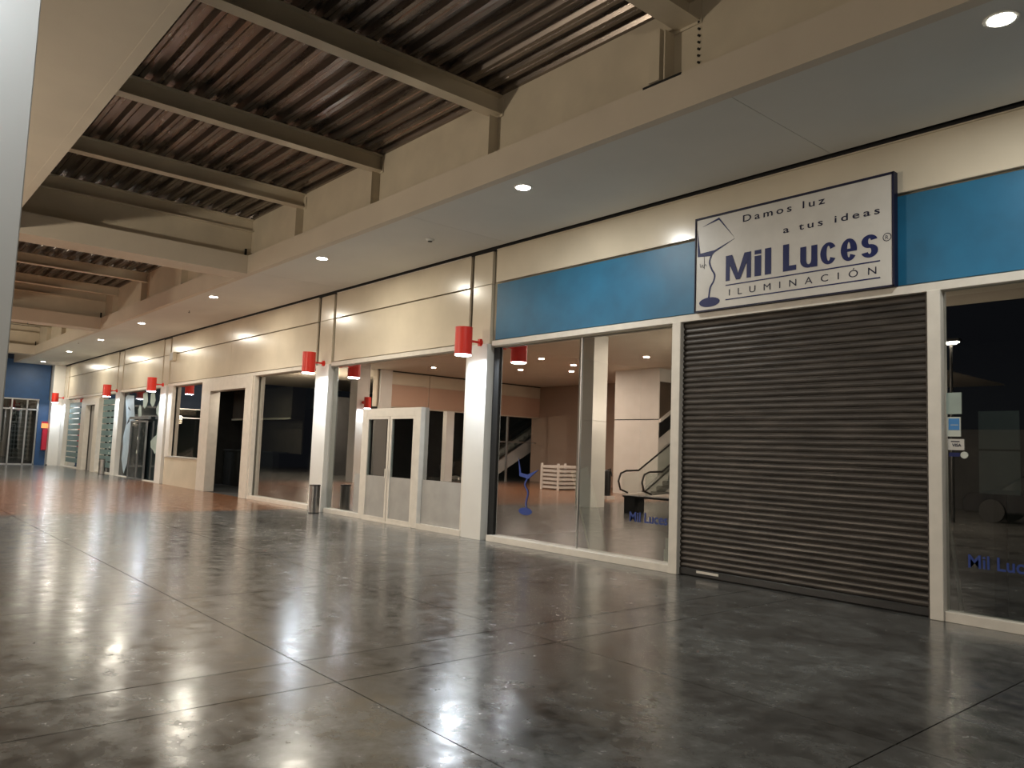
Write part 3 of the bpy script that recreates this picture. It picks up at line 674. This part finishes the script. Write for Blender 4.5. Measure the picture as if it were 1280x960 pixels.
bk = thing('lift_shaft', 'white block with a horizontal joint beside the escalator', 'shaft', (-20.5, -17, 0))
bx('lower_casing', WHITEBLK, bk, -1.1, 1.2, -1.6, 1.4, 0, 2.98); bx('upper_casing', WHITEBLK, bk, -1.1, 1.2, -1.6, 1.4, 3.02, ZC-.003)
bx('joint', DKMETAL, bk, -1.09, 1.19, -1.59, 1.39, 2.98, 3.02)
bx('upper_flight_recess', BROWN, bk, 1.2, 1.21, -1.6, 1.35, 2.9, 4.5)
MB().prism([(1.39, 2.28), (-1.6, 4.0), (-1.6, 4.6), (1.39, 2.88)], 'x', 1.22, 1.26).build('upper_flight_balustrade', DKMETAL, bk)
MB().prism([(1.39, 2.88), (-1.6, 4.6), (-1.6, 4.72), (1.39, 3.0)], 'x', 1.2, 1.30).build('upper_flight_rail', WHITEBLK, bk)
def escalator(x, y0, label, w=1.1, rise=4.6, sc=1.0):
    """bottom landing at y0, climbing towards -y"""
    e = thing('escalator', label, 'escalator', (x, y0, 0)); run = rise/math.tan(math.radians(30))
    for s in (0, 1):
        xx = -w if s else 0
        pl = [(1.0, .0), (1.0, .12), (0, .18), (-run, rise+.18), (-run, rise-.75), (-.9, -.0)]
        MB().prism(pl, 'x', xx-.06, xx+.06).build('side_skirt', WHITEBLK, e)
        MB().prism([(1.2, .12), (1.25, .9), (.3, .95), (-run, rise+.95), (-run, rise+.2), (0, .2)], 'x', xx-.006, xx+.006).build('balustrade', CLEAR, e)
        MB().tube([(xx, .9, .18), (xx, 1.3, .3), (xx, 1.42, .6), (xx, 1.3, .88), (xx, 1.0, .98), (xx, .3, 1.0), (xx, -run, rise+1.0)], .035, n=8).build('handrail', DKMETAL, e)
        MB().prism([(0, .18), (-run, rise+.18), (-run, rise+.26), (0, .26)], 'x', xx-.09, xx+.09).build('silver_trim', CHROME, e)
    for k in range(22):
        z = .2*(k); yy = -k*.3464
        bx('step', CHROME, e, -w+.08, -.08, yy-.36, yy, max(z-.15, 0), z+.03)
    return e
escalator(-17.9, -14.4, 'white sided escalator climbing beside the white block, seen reflected')
escalator(-32.0, -16.6, 'escalator behind the side facade columns, seen reflected', rise=4.4)
bn = thing('bench', 'long black metal bench on box legs in the opposite hall', 'bench', (-12.4, -7.6, 0))
bx('seat', DKMETAL, bn, -1.5, 1.5, -.25, .25, .42, .47, bevel=.005)
for x in (-1.3, 1.3): bx('leg', DKMETAL, bn, x-.18, x+.18, -.2, .2, 0, .42)
ex_ = thing('fire_extinguisher', 'dark fire extinguisher on a pale stand near the white block', 'extinguisher', (-18.4, -11.7, 0))
bx('stand', WHITEBLK, ex_, -.2, .2, -.2, .2, 0, .12); MB().cyl((0, 0, .12), (0, 0, .9), .13, n=20).ball((0, 0, .9), .13).build('cylinder_body', DKMETAL, ex_, smooth=True); MB().tube([(0, 0, 1.0), (.15, 0, 1.05), (.22, 0, .8)], .02).build('hose', BLACK, ex_)
kc = thing('slatted_crate', 'white slatted kiosk in the opposite hall', 'kiosk', (-23.8, -14.8, 0))
for k in range(6): bx('slat', WHITEBLK, kc, -.5, .5, -.7, .7, .06+k*.17, .16+k*.17)
for x in (-.5, .5):
    for y in (-.7, .7): bx('post', WHITEBLK, kc, x-.04, x+.04, y-.04, y+.04, 0, 1.1)
# car outside the open side
car = thing('car', 'dark parked car outside the open side, faintly reflected', 'car', (-6.6, -17.5, 0), rz=0)
body = [(-2.1, .25), (-2.15, .6), (-2.0, .82), (-1.2, .92), (-.55, 1.38), (.75, 1.42), (1.5, .98), (2.1, .9), (2.15, .3)]
m = MB(); m.prism(body, 'y', -.85, .85); m.build('body', CARP, car, bevel=.05, smooth=True)
m = MB(); m.prism([(-1.1, .94), (-.55, 1.32), (.7, 1.36), (1.35, 1.0)], 'y', -.87, .87); m.build('side_window', DKMETAL, car)
for x in (-1.35, 1.35):
    for y in (-.8, .8): MB().cyl((x, y-.1, .33), (x, y+.1, .33), .33, n=24).build('wheel', BLACK, car, smooth=True)
for x in (-2.13, 2.13): bx('bumper_trim', ALU, car, x-.03, x+.03, -.6, .6, .62, .66)
wg = thing('wall_outside', 'dim grey boundary wall outside', 'wall', kind='structure'); bx('wall_panel', DARK, wg, -14, 4, -24.2, -24, 0, 3.0)

# globe fill lamps added out of view to put warm light on the beams
GM = lensmat('fill_globe_glass', (1, .80, .55, 1), 6)
for gx, gy, gl_, k in ((-11.3, -12.2, 'added unseen globe fill lamp on the open side behind the bench', 1.0), (3.5, -12.5, 'added unseen globe fill lamp out on the forecourt behind the camera', .45), (-34.5, -9.0, 'added unseen globe fill lamp by the far end of the opposite walk', .8)):
    t = thing('fill_globe', gl_, 'lamp', (gx, gy, 0), group='added globe fill lamps')
    MB().cyl((0, 0, 0), (0, 0, .08), .14, n=20).cyl((0, 0, .08), (0, 0, 2.55), .04, n=12).build('post', DKMETAL, t, smooth=True)
    MB().cyl((0, 0, 2.55), (0, 0, 2.62), .09, n=16).build('collar', DKMETAL, t, smooth=True)
    m = MB(); bmesh.ops.create_uvsphere(m.b, u_segments=20, v_segments=12, radius=.18, matrix=Matrix.Translation((0, 0, 2.78))); gb = m.build('globe', GM, t, smooth=True)
    l = bpy.data.lights.new('fill_globe_light', 'POINT'); l.energy = FILL_GLOBE_W*k; l.color = (1, .86, .68); l.shadow_soft_size = .2
    o = bpy.data.objects.new('fill_globe_light', l); COL.objects.link(o); o.parent = t; o.location = (0, 0, 3.02)

# a tall lamp further out and hidden bulbs added to brighten the empty shops
t = thing('street_lamp', 'tall lamp post outside with a flat head, a point in the dark glass', 'lamp', (-8.5, -15.3, 0))
MB().cyl((0, 0, 0), (0, 0, 5.1), .05, .04, n=12).build('post', DKMETAL, t, smooth=True); bx('lamp_head', DKMETAL, t, -.25, .25, -.12, .12, 5.10, 5.18); bx('lens', LENS, t, -.2, .2, -.09, .09, 5.08, 5.10)
down_light('street_light', t, (0, 0, 5.05), 20, (1, .86, .68), .3)
for x, y, l, p_ in ((-4.8, 1.0, 'added hidden bulb inside the lamp shop behind the roller shutter', 6), (-23.0, .8, 'added hidden bulb inside the shop with the open doorway', 9), (-20, 1.6, 'added hidden bulb behind the tall dark window', 3)):
    t = thing('fill_bulb', l, 'lamp', (x, y, 3.4)); MB().cyl((0, 0, -.06), (0, 0, 0), .05, n=16).build('holder', FRAME, t, smooth=True); MB().ball((0, 0, -.1), .05).build('bulb', lensmat('bulb', (1, .85, .65, 1), .6), t, smooth=True)
    down_light('fill_bulb_light', t, (0, 0, -.18), p_, (1, .88, .72), .1)
pn_ = thing('display_panel', 'grey two-part panel standing inside the dark window with stickers', 'panel', (-3.0, .8, 0))
bx('upper_sheet', FILM, pn_, -.02, .36, 0, .02, 1.72, 2.12); bx('lower_sheet', FILM, pn_, -.02, .36, 0, .02, 1.25, 1.70); bx('stand', DKMETAL, pn_, .10, .22, .03, .06, 0, 1.3)
